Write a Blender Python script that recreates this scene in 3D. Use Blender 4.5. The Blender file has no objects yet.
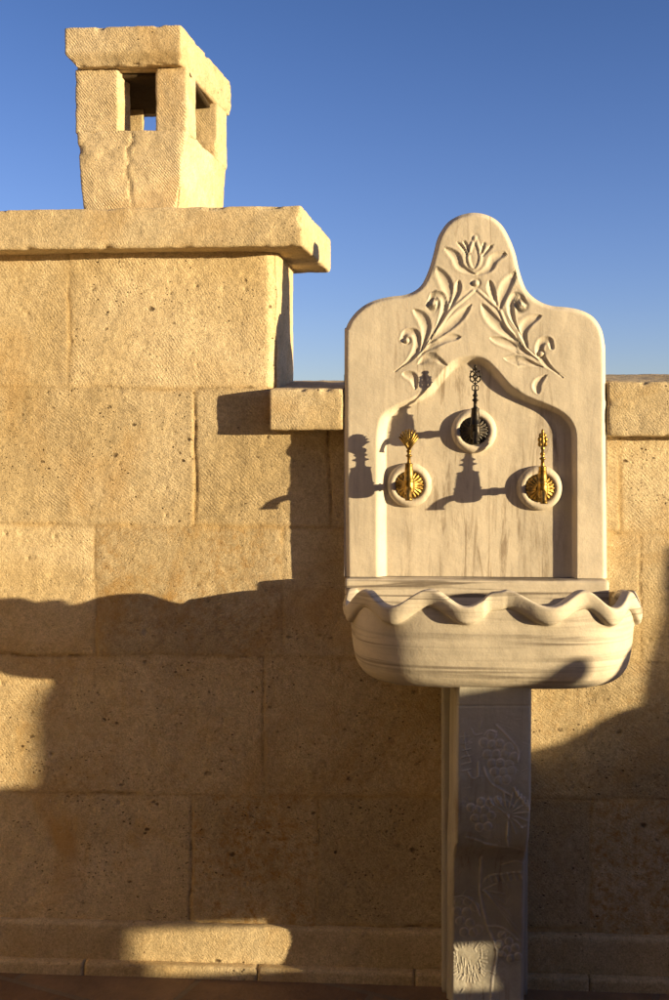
import bpy, bmesh, math, random
import numpy as np
from mathutils import Vector, Matrix
random.seed(4)
C = bpy.context.scene.collection
PI = math.pi

# ------------------------------------------------------------------ camera model (metres; wall plane y = 0, z = 0 floor)
PSI = math.radians(3.5); ZC = 2.5; EYE = 1.29; F = 1000.0
PX0 = 430 - F*math.tan(PSI); PY0 = 460.0
def P(px, py, d=0.0):
    """point seen at photo position (px, py) lying d metres in front of the wall plane"""
    a = px-PX0; c = -(py-PY0)
    rx = a*math.cos(PSI)-F*math.sin(PSI); ry = a*math.sin(PSI)+F*math.cos(PSI)
    t = (ZC-d)/ry
    return Vector((rx*t, -d, EYE+c*t))
def PX(px, d=0.0): return P(px, 460, d).x
def PZ(py, d=0.0, px=430): return P(px, py, d).z

# ------------------------------------------------------------------ noise in numpy
def _h(ix, iy, iz, s):
    n = (ix.astype(np.int64)*374761393 + iy.astype(np.int64)*668265263 + iz.astype(np.int64)*2147483647 + s*1274126177) & 0xffffffff
    n = ((n ^ (n >> 13))*1274126177) & 0xffffffff
    n = ((n ^ (n >> 16))*2246822519) & 0xffffffff
    return ((n ^ (n >> 15)) & 0xffff)/65535.0
def vn3(x, y, z, s=0):
    x = np.asarray(x, float); y = np.asarray(y, float); z = np.asarray(z, float)
    x, y, z = np.broadcast_arrays(x, y, z)
    ix, iy, iz = np.floor(x), np.floor(y), np.floor(z)
    fx, fy, fz = x-ix, y-iy, z-iz
    fx, fy, fz = [f*f*(3-2*f) for f in (fx, fy, fz)]
    r = 0
    for a in (0, 1):
        for b in (0, 1):
            for c in (0, 1):
                w = (fx if a else 1-fx)*(fy if b else 1-fy)*(fz if c else 1-fz)
                r = r + w*_h(ix+a, iy+b, iz+c, s)
    return r*2-1
def fbm(x, y, z, s=0, o=4, g=0.5):
    r = 0; a = 1.0; t = 0
    for k in range(o):
        r = r + a*vn3(x*2**k, y*2**k, z*2**k, s+k*17); t += a; a *= g
    return r/t
def sm(e0, e1, x):
    t = np.clip((x-e0)/(e1-e0), 0, 1); return t*t*(3-2*t)

# ------------------------------------------------------------------ object helpers
def link(name, me, mat=None, parent=None, smooth=True):
    o = bpy.data.objects.new(name, me); C.objects.link(o)
    if mat: me.materials.append(mat)
    if smooth:
        me.polygons.foreach_set('use_smooth', [True]*len(me.polygons))
    if parent: o.parent = parent; o.matrix_parent_inverse = Matrix.Translation(-parent.location)
    return o
def mesh(name, verts, faces, mat=None, parent=None, smooth=True, attrs=None):
    me = bpy.data.meshes.new(name)
    me.from_pydata([tuple(v) for v in verts], [], faces)
    me.update()
    if attrs:
        for k, v in attrs.items():
            at = me.attributes.new(k, 'FLOAT', 'POINT'); at.data.foreach_set('value', np.asarray(v, dtype=np.float32))
    return link(name, me, mat, parent, smooth)
def bmobj(name, bm, mat, parent=None, smooth=True):
    bmesh.ops.recalc_face_normals(bm, faces=bm.faces)
    me = bpy.data.meshes.new(name); bm.to_mesh(me); bm.free()
    return link(name, me, mat, parent, smooth)
def thing(name, label, cat, loc=(0, 0, 0), group=None):
    o = bpy.data.objects.new(name, None); C.objects.link(o); o.location = loc
    o.empty_display_size = 0.1
    o['label'] = label; o['category'] = cat
    if group: o['group'] = group
    return o
def tag(o, label, cat, group=None):
    o['label'] = label; o['category'] = cat
    if group: o['group'] = group
def autosmooth(o, ang=35):
    m = o.data
    try: m.set_sharp_from_angle(angle=math.radians(ang))
    except Exception: pass

# ------------------------------------------------------------------ materials
def newmat(name):
    m = bpy.data.materials.new(name); m.use_nodes = True
    nt = m.node_tree; b = nt.nodes['Principled BSDF']
    return m, nt, b
class G:
    """tiny node-graph helper"""
    def __init__(s, nt): s.nt = nt
    def n(s, t, **kw):
        o = s.nt.nodes.new(t)
        for k, v in kw.items(): setattr(o, k, v)
        return o
    def l(s, a, b): s.nt.links.new(a, b)
    def val(s, sock, v):
        if hasattr(v, 'is_output') or isinstance(v, bpy.types.NodeSocket): s.l(v, sock)
        else: sock.default_value = v
    def math(s, op, a, b=None, c=None, clamp=False):
        o = s.n('ShaderNodeMath', operation=op, use_clamp=clamp)
        s.val(o.inputs[0], a)
        if b is not None: s.val(o.inputs[1], b)
        if c is not None: s.val(o.inputs[2], c)
        return o.outputs[0]
    def noise(s, vec, scale, detail=4, rough=.55, dist=0.0):
        o = s.n('ShaderNodeTexNoise'); s.l(vec, o.inputs['Vector'])
        o.inputs['Scale'].default_value = scale; o.inputs['Detail'].default_value = detail
        o.inputs['Roughness'].default_value = rough; o.inputs['Distortion'].default_value = dist
        return o.outputs['Fac']
    def ramp(s, fac, stops, interp='LINEAR'):
        o = s.n('ShaderNodeValToRGB'); s.l(fac, o.inputs[0]); cr = o.color_ramp; cr.interpolation = interp
        while len(cr.elements) < len(stops): cr.elements.new(.5)
        for e, (p, c) in zip(cr.elements, stops):
            e.position = p; e.color = (c, c, c, 1) if isinstance(c, (int, float)) else (*c, 1)
        return o.outputs[0]
    def mix(s, f, a, b, mode='MIX'):
        o = s.n('ShaderNodeMix', data_type='RGBA', blend_type=mode)
        s.val(o.inputs[0], f)
        for i, v in ((6, a), (7, b)):
            if isinstance(v, tuple): o.inputs[i].default_value = (*v, 1)
            else: s.l(v, o.inputs[i])
        return o.outputs[2]
    def mapping(s, vec, sc=(1, 1, 1), rot=(0, 0, 0), loc=(0, 0, 0)):
        o = s.n('ShaderNodeMapping'); s.l(vec, o.inputs[0])
        o.inputs['Scale'].default_value = sc; o.inputs['Rotation'].default_value = rot; o.inputs['Location'].default_value = loc
        return o.outputs[0]

LIGHT = (0.70, 0.562, 0.352); DARK = (0.56, 0.42, 0.22); OCHRE = (0.50, 0.29, 0.085)
def stone(name, wall=False, chis=1.0, tint=(1, 1, 1), grow=False):
    m, nt, b = newmat(name); g = G(nt)
    tc = g.n('ShaderNodeTexCoord').outputs['Object']
    big = g.noise(tc, 2.2, 5, .6, .6)
    col = g.ramp(big, [(.32, DARK), (.62, LIGHT)])
    gr = g.noise(tc, 260, 3, .7)
    col = g.mix(.75, col, g.ramp(gr, [(.3, .55), (.7, 1.22)]), 'MULTIPLY')
    gr2 = g.noise(g.mapping(tc, loc=(3, 0, 8)), 85, 4, .75)
    col = g.mix(.55, col, g.ramp(gr2, [(.34, .62), (.5, 1.0), (.68, 1.2)]), 'MULTIPLY')
    mid = g.noise(tc, 22, 6, .65)
    col = g.mix(.5, col, g.ramp(mid, [(.3, .72), (.65, 1.12)]), 'MULTIPLY')
    # ochre staining
    oc = g.noise(g.mapping(tc, (1, 1, 1), loc=(3.1, 0, 1.7)), 3.4, 6, .62, .8)
    ocm = g.ramp(oc, [(.52, 0.0), (.66, 1.0)])
    if wall:
        oa = g.n('ShaderNodeAttribute', attribute_name='ochre').outputs['Fac']
        ocm = g.math('MULTIPLY', ocm, oa)
        # blotchy iron stain inside the chosen blocks
        blot = g.math('MULTIPLY', g.ramp(g.noise(tc, 42, 8, .85, .3), [(.46, 0.0), (.60, 1.0)]), g.ramp(g.noise(tc, 8, 2), [(.34, 0.0), (.52, 1.0)]))
        sp = g.math('MULTIPLY', g.n('ShaderNodeAttribute', attribute_name='spot').outputs['Fac'], .9)
        col = g.mix(g.math('MULTIPLY', blot, sp), col, (0.40, 0.21, 0.05))
    else: ocm = g.math('MULTIPLY', ocm, .45)
    col = g.mix(g.math('MULTIPLY', ocm, .7), col, OCHRE)
    # pale shell chips
    v2 = g.n('ShaderNodeTexVoronoi', feature='F1'); g.l(tc, v2.inputs['Vector']); v2.inputs['Scale'].default_value = 95
    chips = g.ramp(v2.outputs['Distance'], [(.12, 1.0), (.2, 0.0)])
    chm = g.math('MULTIPLY', chips, g.ramp(g.noise(tc, 30, 2), [(.5, 0), (.6, 1)]))
    col = g.mix(g.math('MULTIPLY', chm, .5), col, (0.78, 0.66, 0.48))
    # pits : two sizes of stretched holes, thinned by noise
    hts = []
    pitm = None
    for sc, thr, th in ((42, .17, .57), (13, .15, .585), (75, .2, .54), (25, .18, .60)):
        v = g.n('ShaderNodeTexVoronoi', feature='F1')
        dv = g.mapping(tc, (1, 1, 1.5), rot=(0, .5, 0), loc=(sc*.37, 0, sc*.11))
        wv = g.n('ShaderNodeVectorMath', operation='ADD'); g.l(dv, wv.inputs[0])
        nz = g.n('ShaderNodeTexNoise'); g.l(tc, nz.inputs['Vector']); nz.inputs['Scale'].default_value = 60
        sc2 = g.n('ShaderNodeVectorMath', operation='SCALE'); g.l(nz.outputs['Color'], sc2.inputs[0]); sc2.inputs['Scale'].default_value = .012
        g.l(sc2.outputs[0], wv.inputs[1])
        g.l(wv.outputs[0], v.inputs['Vector']); v.inputs['Scale'].default_value = sc
        pm = g.ramp(v.outputs['Distance'], [(thr*.5, 1.0), (thr, 0.0)])
        msk = g.ramp(g.noise(g.mapping(tc, loc=(sc, 0, 0)), 9, 3, .6), [(th-(.055 if wall else 0), 0.0), (th+.04, 1.0)])
        pm = g.math('MULTIPLY', pm, msk)
        pitm = pm if pitm is None else g.math('MAXIMUM', pitm, pm)
    pw = .95
    if wall:
        pa = g.n('ShaderNodeAttribute', attribute_name='pits').outputs['Fac']
        pitm = g.math('MULTIPLY', pitm, pa)
    if not wall: pitm = g.math('MULTIPLY', pitm, g.ramp(g.noise(tc, 5, 2), [(.5, 0.0), (.6, .9)]))
    col = g.mix(g.math('MULTIPLY', pitm, pw), col, (0.06, 0.03, 0.012))
    # chisel hatching
    if wall:
        cs = g.n('ShaderNodeAttribute', attribute_name='cs').outputs['Fac']
        tone = g.n('ShaderNodeAttribute', attribute_name='tone').outputs['Fac']
        jm = g.n('ShaderNodeAttribute', attribute_name='joint').outputs['Fac']
        hh = g.n('ShaderNodeHueSaturation'); g.l(col, hh.inputs['Color']); g.l(tone, hh.inputs['Value'])
        mort = g.mix(.55, hh.outputs[0], (0.50, 0.335, 0.14))
        col = g.mix(jm, hh.outputs[0], mort)
        hl = g.math('MULTIPLY', g.n('ShaderNodeAttribute', attribute_name='hair').outputs['Fac'], g.ramp(g.noise(tc, 34, 5, .7), [(.44, 0.0), (.6, 1.0)]))
        col = g.mix(g.math('MULTIPLY', hl, .75), col, (0.16, 0.09, 0.03))
    else:
        sx = g.n('ShaderNodeSeparateXYZ'); g.l(tc, sx.inputs[0])
        cs = g.math('ADD', g.math('ADD', sx.outputs[0], g.math('MULTIPLY', sx.outputs[2], .75)), g.math('MULTIPLY', sx.outputs[1], -.8))
    wob = g.noise(tc, 9, 4, .6)
    wob2 = g.noise(tc, 110, 3, .6)
    ph = g.math('ADD', g.math('MULTIPLY', cs, 2*PI/0.0074), g.math('ADD', g.math('MULTIPLY', wob, 15), g.math('MULTIPLY', wob2, 7)))
    wv = g.math('SINE', ph)
    am0 = g.ramp(g.noise(g.mapping(tc, (1, 1, 1), loc=(1, 0, 5)), 60, 3, .6), [(.35, .25), (.6, 1.0)])
    am = g.ramp(g.noise(g.mapping(tc, (1, 1, 1), loc=(7, 0, 2)), 7, 4, .6), [(.42, .05), (.68, 1.0)])
    hch = g.math('MULTIPLY', g.math('MULTIPLY', wv, g.math('MULTIPLY', am, am0)), .00044*chis)
    if wall: hch = g.math('MULTIPLY', hch, g.math('SUBTRACT', 1, g.math('MULTIPLY', jm, .5)))
    h = g.math('ADD', hch, g.math('MULTIPLY', g.noise(tc, 38, 6, .72), .0034))
    h = g.math('ADD', h, g.math('MULTIPLY', g.noise(tc, 240, 4, .75), .0024))
    h = g.math('ADD', h, g.math('MULTIPLY', chm, .0007))
    h = g.math('SUBTRACT', h, g.math('MULTIPLY', pitm, .0035))
    if wall: h = g.math('SUBTRACT', h, g.math('MULTIPLY', hl, .003))
    bp = g.n('ShaderNodeBump'); bp.inputs['Distance'].default_value = 1.0; bp.inputs['Strength'].default_value = 1.0
    g.l(h, bp.inputs['Height']); g.l(bp.outputs[0], b.inputs['Normal'])
    if tint != (1, 1, 1): col = g.mix(1.0, col, tint, 'MULTIPLY')
    g.l(col, b.inputs['Base Color']); b.inputs['Roughness'].default_value = .92
    b.inputs['Specular IOR Level'].default_value = .2
    return m

def marble(name, mode='v', tint=(0.69, 0.60, 0.465), carve=False, drips=False):
    m, nt, b = newmat(name); g = G(nt)
    tc = g.n('ShaderNodeTexCoord').outputs['Object']
    if mode == 'v': mp = g.mapping(tc, (15, 6, 1.35), rot=(0, .03, 0))
    else: mp = g.mapping(tc, (1.3, 1.6, 17), rot=(0, .05, 0))
    n1 = g.noise(mp, 1.0, 7, .6, 1.2)
    n2 = g.noise(mp, 3.2, 8, .65, .8)
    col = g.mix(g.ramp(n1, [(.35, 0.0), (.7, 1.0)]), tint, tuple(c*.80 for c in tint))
    veins = g.ramp(n2, [(.30, 1.0), (.42, 0.0), (.60, 0.0), (.72, .5)])
    col = g.mix(g.math('MULTIPLY', veins, .45), col, (0.36, 0.31, 0.26))
    # sharper dark streaks where veins run together
    if mode == 'v':
        st = g.noise(g.mapping(tc, (36, 6, 4.2), rot=(0, .035, 0), loc=(2.3, 0, 4.1)), 1.0, 7, .68, 1.1)
        sx = g.n('ShaderNodeSeparateXYZ'); g.l(tc, sx.inputs[0])
        zone = g.ramp(g.noise(g.mapping(tc, (4, 1, 2.2), loc=(5.5, 0, 9)), 1.0, 2, .5), [(.40, 0.0), (.54, 1.0)])
        nx_ = g.math('ABSOLUTE', g.math('SUBTRACT', sx.outputs[0], PX(478)))
        zone = g.math('MULTIPLY', zone, g.math('ADD', .16, g.ramp(nx_, [(.19, .84), (.235, 0.0)])))
        zone = g.math('MULTIPLY', zone, g.math('ADD', .25, g.ramp(sx.outputs[2], [(.0, .9), (1.36, .9)] if False else [(.0, .9), (1.0, .75)])))
        if drips:
            for (tx, ty) in ((409.5, 505), (474, 452), (539.5, 508)):
                p = P(tx, ty, .03)
                gx = g.math('MULTIPLY', g.math('SUBTRACT', sx.outputs[0], p.x+.004), 1/.017); gx = g.math('MULTIPLY', gx, gx)
                dz = g.math('SUBTRACT', p.z, sx.outputs[2])
                dm = g.math('MULTIPLY', g.ramp(gx, [(0, 1.0), (1.0, 0.0)]), g.ramp(dz, [(0, 0.0), (.02, 1.0), (.24, 0.0)]))
                zone = g.math('MAXIMUM', zone, g.math('MULTIPLY', dm, 1.0))
        stm = g.math('MULTIPLY', g.ramp(st, [(.51, 0.0), (.64, 1.0)]), zone)
        col = g.mix(g.math('MULTIPLY', stm, .66), col, (0.20, 0.135, 0.08))
    else:
        st = g.noise(g.mapping(tc, (1.4, 1.6, 60), rot=(0, .03, 0), loc=(2, 0, 1)), 1.0, 5, .6, 1.1)
        zone = g.ramp(g.noise(g.mapping(tc, (1.5, 1.5, 9)), 1.0, 2), [(.36, 0.0), (.52, 1.0)])
        stm = g.math('MULTIPLY', g.ramp(st, [(.50, 0.0), (.60, 1.0)]), zone)
        col = g.mix(g.math('MULTIPLY', stm, .9), col, (0.17, 0.135, 0.10))
    dirt = g.ramp(g.noise(tc, 11, 6, .65), [(.35, .84), (.62, 1.04)])
    col = g.mix(.7, col, dirt, 'MULTIPLY')
    spk = g.ramp(g.noise(tc, 210, 3, .7), [(.35, .9), (.6, 1.0)])
    col = g.mix(.6, col, spk, 'MULTIPLY')
    if carve:
        ca = g.n('ShaderNodeAttribute', attribute_name='carve').outputs['Fac']
        col = g.mix(g.math('MULTIPLY', ca, carve), col, (0.80, 0.73, 0.66))
    h = g.math('ADD', g.math('MULTIPLY', g.noise(tc, 26, 5, .6), .0016), g.math('MULTIPLY', g.noise(tc, 240, 3, .6), .00032))
    bp = g.n('ShaderNodeBump'); bp.inputs['Distance'].default_value = 1.0; bp.inputs['Strength'].default_value = 1.0
    g.l(h, bp.inputs['Height']); g.l(bp.outputs[0], b.inputs['Normal'])
    g.l(col, b.inputs['Base Color']); b.inputs['Roughness'].default_value = .58
    b.inputs['Specular IOR Level'].default_value = .3
    b.inputs['Subsurface Weight'].default_value = .06
    b.inputs['Subsurface Radius'].default_value = (.01, .007, .004)
    return m

def metal(name, base, rough, tarn, met=1.0):
    m, nt, b = newmat(name); g = G(nt)
    tc = g.n('ShaderNodeTexCoord').outputs['Object']
    n = g.noise(tc, 70, 5, .6)
    g.l(g.mix(g.ramp(n, [(.4, 0), (.65, 1)]), base, tarn), b.inputs['Base Color'])
    g.l(g.ramp(n, [(.3, rough), (.7, min(1, rough+.22))]), b.inputs['Roughness'])
    b.inputs['Metallic'].default_value = met
    bp = g.n('ShaderNodeBump'); bp.inputs['Distance'].default_value = 1.0
    g.l(g.math('MULTIPLY', g.noise(tc, 160, 3), .0004), bp.inputs['Height']); g.l(bp.outputs[0], b.inputs['Normal'])
    return m

M_wall = stone('wall_limestone', wall=True)
M_stone = stone('coping_limestone', chis=.6)
M_chim = stone('chimney_limestone', chis=2.0, tint=(1.0, 1.0, 1.03))
M_panel = marble('panel_marble', 'v', drips=True)
M_basin = marble('basin_marble', 'h', tint=(0.67, 0.585, 0.455))
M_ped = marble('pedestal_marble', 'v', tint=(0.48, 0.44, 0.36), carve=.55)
M_brass = metal('aged_brass', (0.44, 0.285, 0.08), .34, (0.13, 0.075, 0.018))
M_black = metal('blackened_bronze', (0.016, 0.014, 0.012), .3, (0.04, 0.03, 0.018), .7)

# ------------------------------------------------------------------ rough stone block from 8 corners
def rough_block(name, co, res, r, amp, mat, parent, seed=0, nsc=18, chips=0.0, extra=None):
    """co: (x0,x1) at front/back given as 8 corners: order (ix,iy,iz) bits; res cell size; r edge radius"""
    co = np.array([tuple(c) for c in co]).reshape(2, 2, 2, 3)      # [ix][iy][iz]
    L = [np.linalg.norm(co[1, 0, 0]-co[0, 0, 0]), np.linalg.norm(co[0, 1, 0]-co[0, 0, 0]), np.linalg.norm(co[0, 0, 1]-co[0, 0, 0])]
    N = [max(2, int(round(l/res))) for l in L]
    idx = {}; V = []; Fc = []
    def vid(i, j, k):
        key = (i, j, k)
        if key not in idx: idx[key] = len(V); V.append(key)
        return idx[key]
    for ax in range(3):
        a, b_ = [q for q in range(3) if q != ax]
        for side in (0, N[ax]):
            for i in range(N[a]):
                for j in range(N[b_]):
                    q = []
                    for di, dj in ((0, 0), (1, 0), (1, 1), (0, 1)):
                        t = [0, 0, 0]; t[ax] = side; t[a] = i+di; t[b_] = j+dj
                        q.append(vid(*t))
                    flip = (side == 0) ^ (ax == 1)
                    Fc.append(q[::-1] if flip else q)
    uv = np.array(V)/np.array(N)
    # local box coords in metres for rounding
    p = uv*np.array(L)
    inner = np.clip(p, r, np.array(L)-r)
    d = p-inner; ln = np.linalg.norm(d, axis=1); nrm = d/np.maximum(ln, 1e-9)[:, None]
    rr = r*np.ones(len(p))
    if chips:
        e = (np.sort(np.minimum(p, np.array(L)-p), axis=1)[:, 1] < r*1.5)
        rr = rr
    q = inner+nrm*np.minimum(ln, rr)[:, None]
    u = q/np.array(L)
    W = 0
    for i in (0, 1):
        for j in (0, 1):
            for k in (0, 1):
                w = (u[:, 0] if i else 1-u[:, 0])*(u[:, 1] if j else 1-u[:, 1])*(u[:, 2] if k else 1-u[:, 2])
                W = W + w[:, None]*co[i, j, k]
    nn = fbm(W[:, 0]*nsc, W[:, 1]*nsc, W[:, 2]*nsc, seed, 5, .6)*amp
    edge = np.exp(-(np.sort(np.minimum(p, np.array(L)-p), axis=1)[:, 1]/(r*1.6))**2)
    ch = np.clip(vn3(W[:, 0]*35, W[:, 1]*35, W[:, 2]*35, seed+5)-.25, 0, 1)*edge*chips
    W = W+nrm*(nn-ch)[:, None]
    if extra is not None: W = extra(W, p, L)
    return mesh(name, W, Fc, mat, parent)
def box8(x0, x1, y0, y1, z0, z1):
    return [Vector((x, y, z)) for x in (x0, x1) for y in (y0, y1) for z in (z0, z1)]

# ================================================================== SETTING: ground
def build_ground():
    m, nt, b = newmat('terrace_paving'); g = G(nt)
    tc = g.n('ShaderNodeTexCoord').outputs['Object']
    br = g.n('ShaderNodeTexBrick'); g.l(g.mapping(tc, (1, 1, 1), rot=(0, 0, .35), loc=(.1, .13, 0)), br.inputs['Vector'])
    br.inputs['Color1'].default_value = (.25, .16, .09, 1); br.inputs['Color2'].default_value = (.17, .10, .055, 1)
    br.inputs['Mortar'].default_value = (.2, .15, .1, 1); br.inputs['Scale'].default_value = 1.0
    br.inputs['Mortar Size'].default_value = .008; br.inputs['Brick Width'].default_value = .42; br.inputs['Row Height'].default_value = .3
    n = g.noise(tc, 9, 6, .65)
    col = g.mix(.8, br.outputs['Color'], g.ramp(n, [(.3, .65), (.7, 1.2)]), 'MULTIPLY')
    g.l(col, b.inputs['Base Color']); b.inputs['Roughness'].default_value = .85
    bp = g.n('ShaderNodeBump'); bp.inputs['Distance'].default_value = 1
    h = g.math('ADD', g.math('MULTIPLY', g.noise(tc, 60, 5), .004), g.math('MULTIPLY', br.outputs['Fac'], -.004))
    g.l(h, bp.inputs['Height']); g.l(bp.outputs[0], b.inputs['Normal'])
    V = [(-900, -900, 0), (900, -900, 0), (900, 900, 0), (-900, 900, 0)]
    o = mesh('ground', V, [(0, 1, 2, 3)], m, None, False)
    o['kind'] = 'structure'
build_ground()

# ================================================================== WALL
wall = thing('stone_wall', 'long golden limestone block wall, tall at the left and stepping down behind the marble fountain', 'wall', (0, .15, 0))
X_T = PX(275)              # right end of the tall part (front face)
Z_SLAB = PZ(253, .0, 150)  # underside of the big slab
Z_COP = PZ(424, .0, 300)   # low wall goes up to here (coping sits on it)
THK = .30
# blocks: rows given in photo y at the wall plane; verticals in photo x
rows = [(-200, 388, [-170, 70, 420]), (388, 527, [-60, 195, 330, 620]), (527, 657, [-150, 95, 283, 480, 640]),
        (657, 795, [-120, 35-200, 265, 455, 760]), (795, 925, [-200, -30, 190, 318, 590, 730])]
def wall_fields(X, Z):
    # X,Z -> approx photo coords
    px = np.array(430 + X*400*1.0); py = 460-(Z-EYE)*402
    # use real projection
    yy = ZC; a = X*math.cos(PSI)+ZC*math.sin(PSI); f_ = -X*math.sin(PSI)+ZC*math.cos(PSI)
    px = PX0+F*a/f_; py = PY0-F*(Z-EYE)/f_
    wob = fbm(X*6, Z*6, X*0+.5, 3, 3)*4
    wob2 = fbm(X*6, Z*6, X*0+9.5, 8, 3)*4
    jd = np.full(X.shape, 1e3); tone = np.ones(X.shape); cs = np.zeros(X.shape); och = np.zeros(X.shape); pits = np.zeros(X.shape); off = np.zeros(X.shape); spot = np.zeros(X.shape)
    rnd = random.Random(11)
    for ri, (ya, yb, xs) in enumerate(rows):
        y_ = py+wob+(px-200)*(-.012)
        inr = (y_ >= ya) & (y_ < yb)
        if ri == 0: inr = (y_ < yb)
        if ri == len(rows)-1: inr = (y_ >= ya)
        jd = np.minimum(jd, np.abs(y_-yb)); 
        x_ = px+wob2
        xs = [-1e4]+sorted(xs)+[1000, 1300, 1e4]
        for k in range(len(xs)-1):
            m = inr & (x_ >= xs[k]) & (x_ < xs[k+1])
            ang = rnd.choice([1, 1, -1, 1])*rnd.uniform(.55, 1.05)
            tn = rnd.uniform(.86, 1.10); 
            oc = rnd.choice([.15, .5, .9, .3]); pt = rnd.choice([.2, .45, .9]); of = rnd.uniform(-.0012, .0012)
            if ri >= 3: pt = max(pt, .85)
            tone[m] = tn; och[m] = min(1, oc+(.35 if ri >= 2 else 0)); pits[m] = pt; off[m] = of
            cs[m] = (X*math.cos(ang)+Z*math.sin(ang))[m]
            sp = 0
            if ri == 4 and xs[k] in (190, 590): sp = 1.0
            if ri == 2 and xs[k] == 95: sp = .6
            if ri == 3: sp = .35
            if ri == 2 and xs[k] == -1e4: sp = .3
            spot[m] = sp
            if k: 
                dx = np.where(inr, np.abs(x_-xs[k]), 1e3); jd = np.minimum(jd, dx)
    joint = np.exp(-(jd/3.2)**2)
    return jd, joint, tone, cs, och, pits, off, spot
def wall_height(X, Z):
    jd, joint, tone, cs, och, pits, off, spot = wall_fields(X, Z)
    jn = .35+.65*sm(-.3, .3, fbm(X*9, Z*9, X*0+4, 21, 3))
    h = off*sm(0, 12, jd) - .0034*np.exp(-(jd/1.7)**2)*jn*(.45+.55*sm(-.1,.35,fbm(X*3,Z*3,X*0+7,29,2))) + fbm(X*4, Z*4, X*0, 31, 3)*.006 + fbm(X*24, Z*24, X*0, 41, 4, .6)*.0022
    # scattered knocked-out holes
    ce = np.floor(X*16), np.floor(Z*16)
    hx = _h(ce[0], ce[1], ce[0]*0, 91); hx2 = _h(ce[0], ce[1], ce[0]*0, 92); hr = _h(ce[0], ce[1], ce[0]*0, 93)
    dd = np.hypot(X*16-ce[0]-.3-.4*hx, (Z*16-ce[1]-.3-.4*hx2)*1.3)
    h = h-.0045*np.exp(-(dd/(.04+.05*hx2))**2)*(hr > .86)
    return h, dict(hair=np.exp(-(jd/1.3)**2)*(.3+.7*sm(-.15, .3, fbm(X*3, Z*3, X*0+7, 29, 2))), joint=joint*jn, tone=tone, cs=cs, ochre=och, pits=pits, spot=spot)
def lin(a, b, s): return np.linspace(a, b, max(2, int(round((b-a)/s))+1))
def cat(*L): return np.unique(np.round(np.concatenate(L), 5))
Z_PL1 = PZ(923, .0, 200)
def masonry():
    V = []; Fc = []; A = {k: [] for k in ('joint', 'tone', 'cs', 'ochre', 'pits', 'spot', 'hair')}
    def patch(xs, zs, zcap_edge=None, right_edge=False):
        base = len(V); X, Z = np.meshgrid(xs, zs)
        h, at = wall_height(X.ravel(), Z.ravel())
        xr, zr = X.ravel(), Z.ravel().copy(); xx = xr.copy()
        if right_edge:
            e = X_T-xr
            wig = fbm(xr*0, zr*14, zr*0, 55, 4)*.004
            h = h-.016*np.exp(-(e/.012)**2)-.004*np.exp(-(e/.03)**2)
            xx = xx+wig*np.exp(-(e/.03)**2)
        for x, hh, z in zip(xx, h, zr): V.append((x, -hh, z))
        for k in A: A[k].extend(at[k])
        nx = len(xs)
        for j in range(len(zs)-1):
            for i in range(nx-1):
                a = base+j*nx+i; Fc.append((a, a+1, a+nx+1, a+nx))
        return base, nx, len(zs)
    xl = -2.7; xr = 2.35
    xm = cat(lin(xl, -1.15, .02), lin(-1.15, X_T, .0042))
    xs_all = cat(xm, lin(X_T, .72, .0042), lin(.72, xr, .02))
    zlow = lin(0, Z_COP, .0046); zhi = lin(Z_COP, Z_SLAB+.02, .0046)
    patch(xs_all, zlow)
    b, nx, nz = patch(xm, zhi, right_edge=True)
    # right end of the tall part: own strip down the end face
    ys = lin(.0185, THK, .006); zs = lin(Z_COP-.01, Z_SLAB+.02, .006)
    Y, Z = np.meshgrid(ys, zs); base = len(V)
    n = fbm(Y.ravel()*22, Z.ravel()*22, Y.ravel()*0, 61, 5, .6)
    wig = fbm(Y.ravel()*0, Z.ravel()*14, Z.ravel()*0, 55, 4)*.004
    for y, z, q, w in zip(Y.ravel(), Z.ravel(), n, wig):
        e = math.exp(-((y-.0185)/.012)**2)
        V.append((X_T-.0002+.005*(1-e)+q*.003*(1-e)+w*math.exp(-((y-.0185)/.05)**2), y, z))
    k = len(Y.ravel())
    cc = Y.ravel()*.7+Z.ravel()*.7
    for key, v in (('joint', 0), ('tone', 1.06), ('ochre', .4), ('pits', .5), ('spot', 0), ('hair', 0)): A[key].extend([v]*k)
    A['cs'].extend(cc)
    for j in range(len(zs)-1):
        for i in range(len(ys)-1):
            a = base+j*len(ys)+i; Fc.append((a, a+1, a+len(ys)+1, a+len(ys)))
    # stitch front patch's right column to the strip
    def quads(pts, f):
        bb = len(V)
        for p in pts: V.append(p)
        n_ = len(pts)
        for key, v in (('joint', 0), ('tone', 1.0), ('ochre', .4), ('pits', .5), ('spot', 0), ('hair', 0)): A[key].extend([v]*n_)
        A['cs'].extend([p[0]*.7+p[2]*.7+p[1]*.5 for p in pts])
        for q in f: Fc.append(tuple(bb+i for i in q))
    # core behind the face (tops, back, ends)
    def corebox(x0, x1, z1):
        p = [(x0, .03, 0), (x1, .03, 0), (x1, THK, 0), (x0, THK, 0), (x0, .03, z1), (x1, .03, z1), (x1, THK, z1), (x0, THK, z1)]
        quads(p, [(0, 3, 2, 1), (4, 5, 6, 7), (0, 1, 5, 4), (1, 2, 6, 5), (2, 3, 7, 6), (3, 0, 4, 7)])
    corebox(xl, X_T-.004, Z_SLAB+.015)
    corebox(X_T-.001, xr, Z_COP-.004)
    return mesh('masonry', V, Fc, M_wall, wall, True, A)
masonry()

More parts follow.
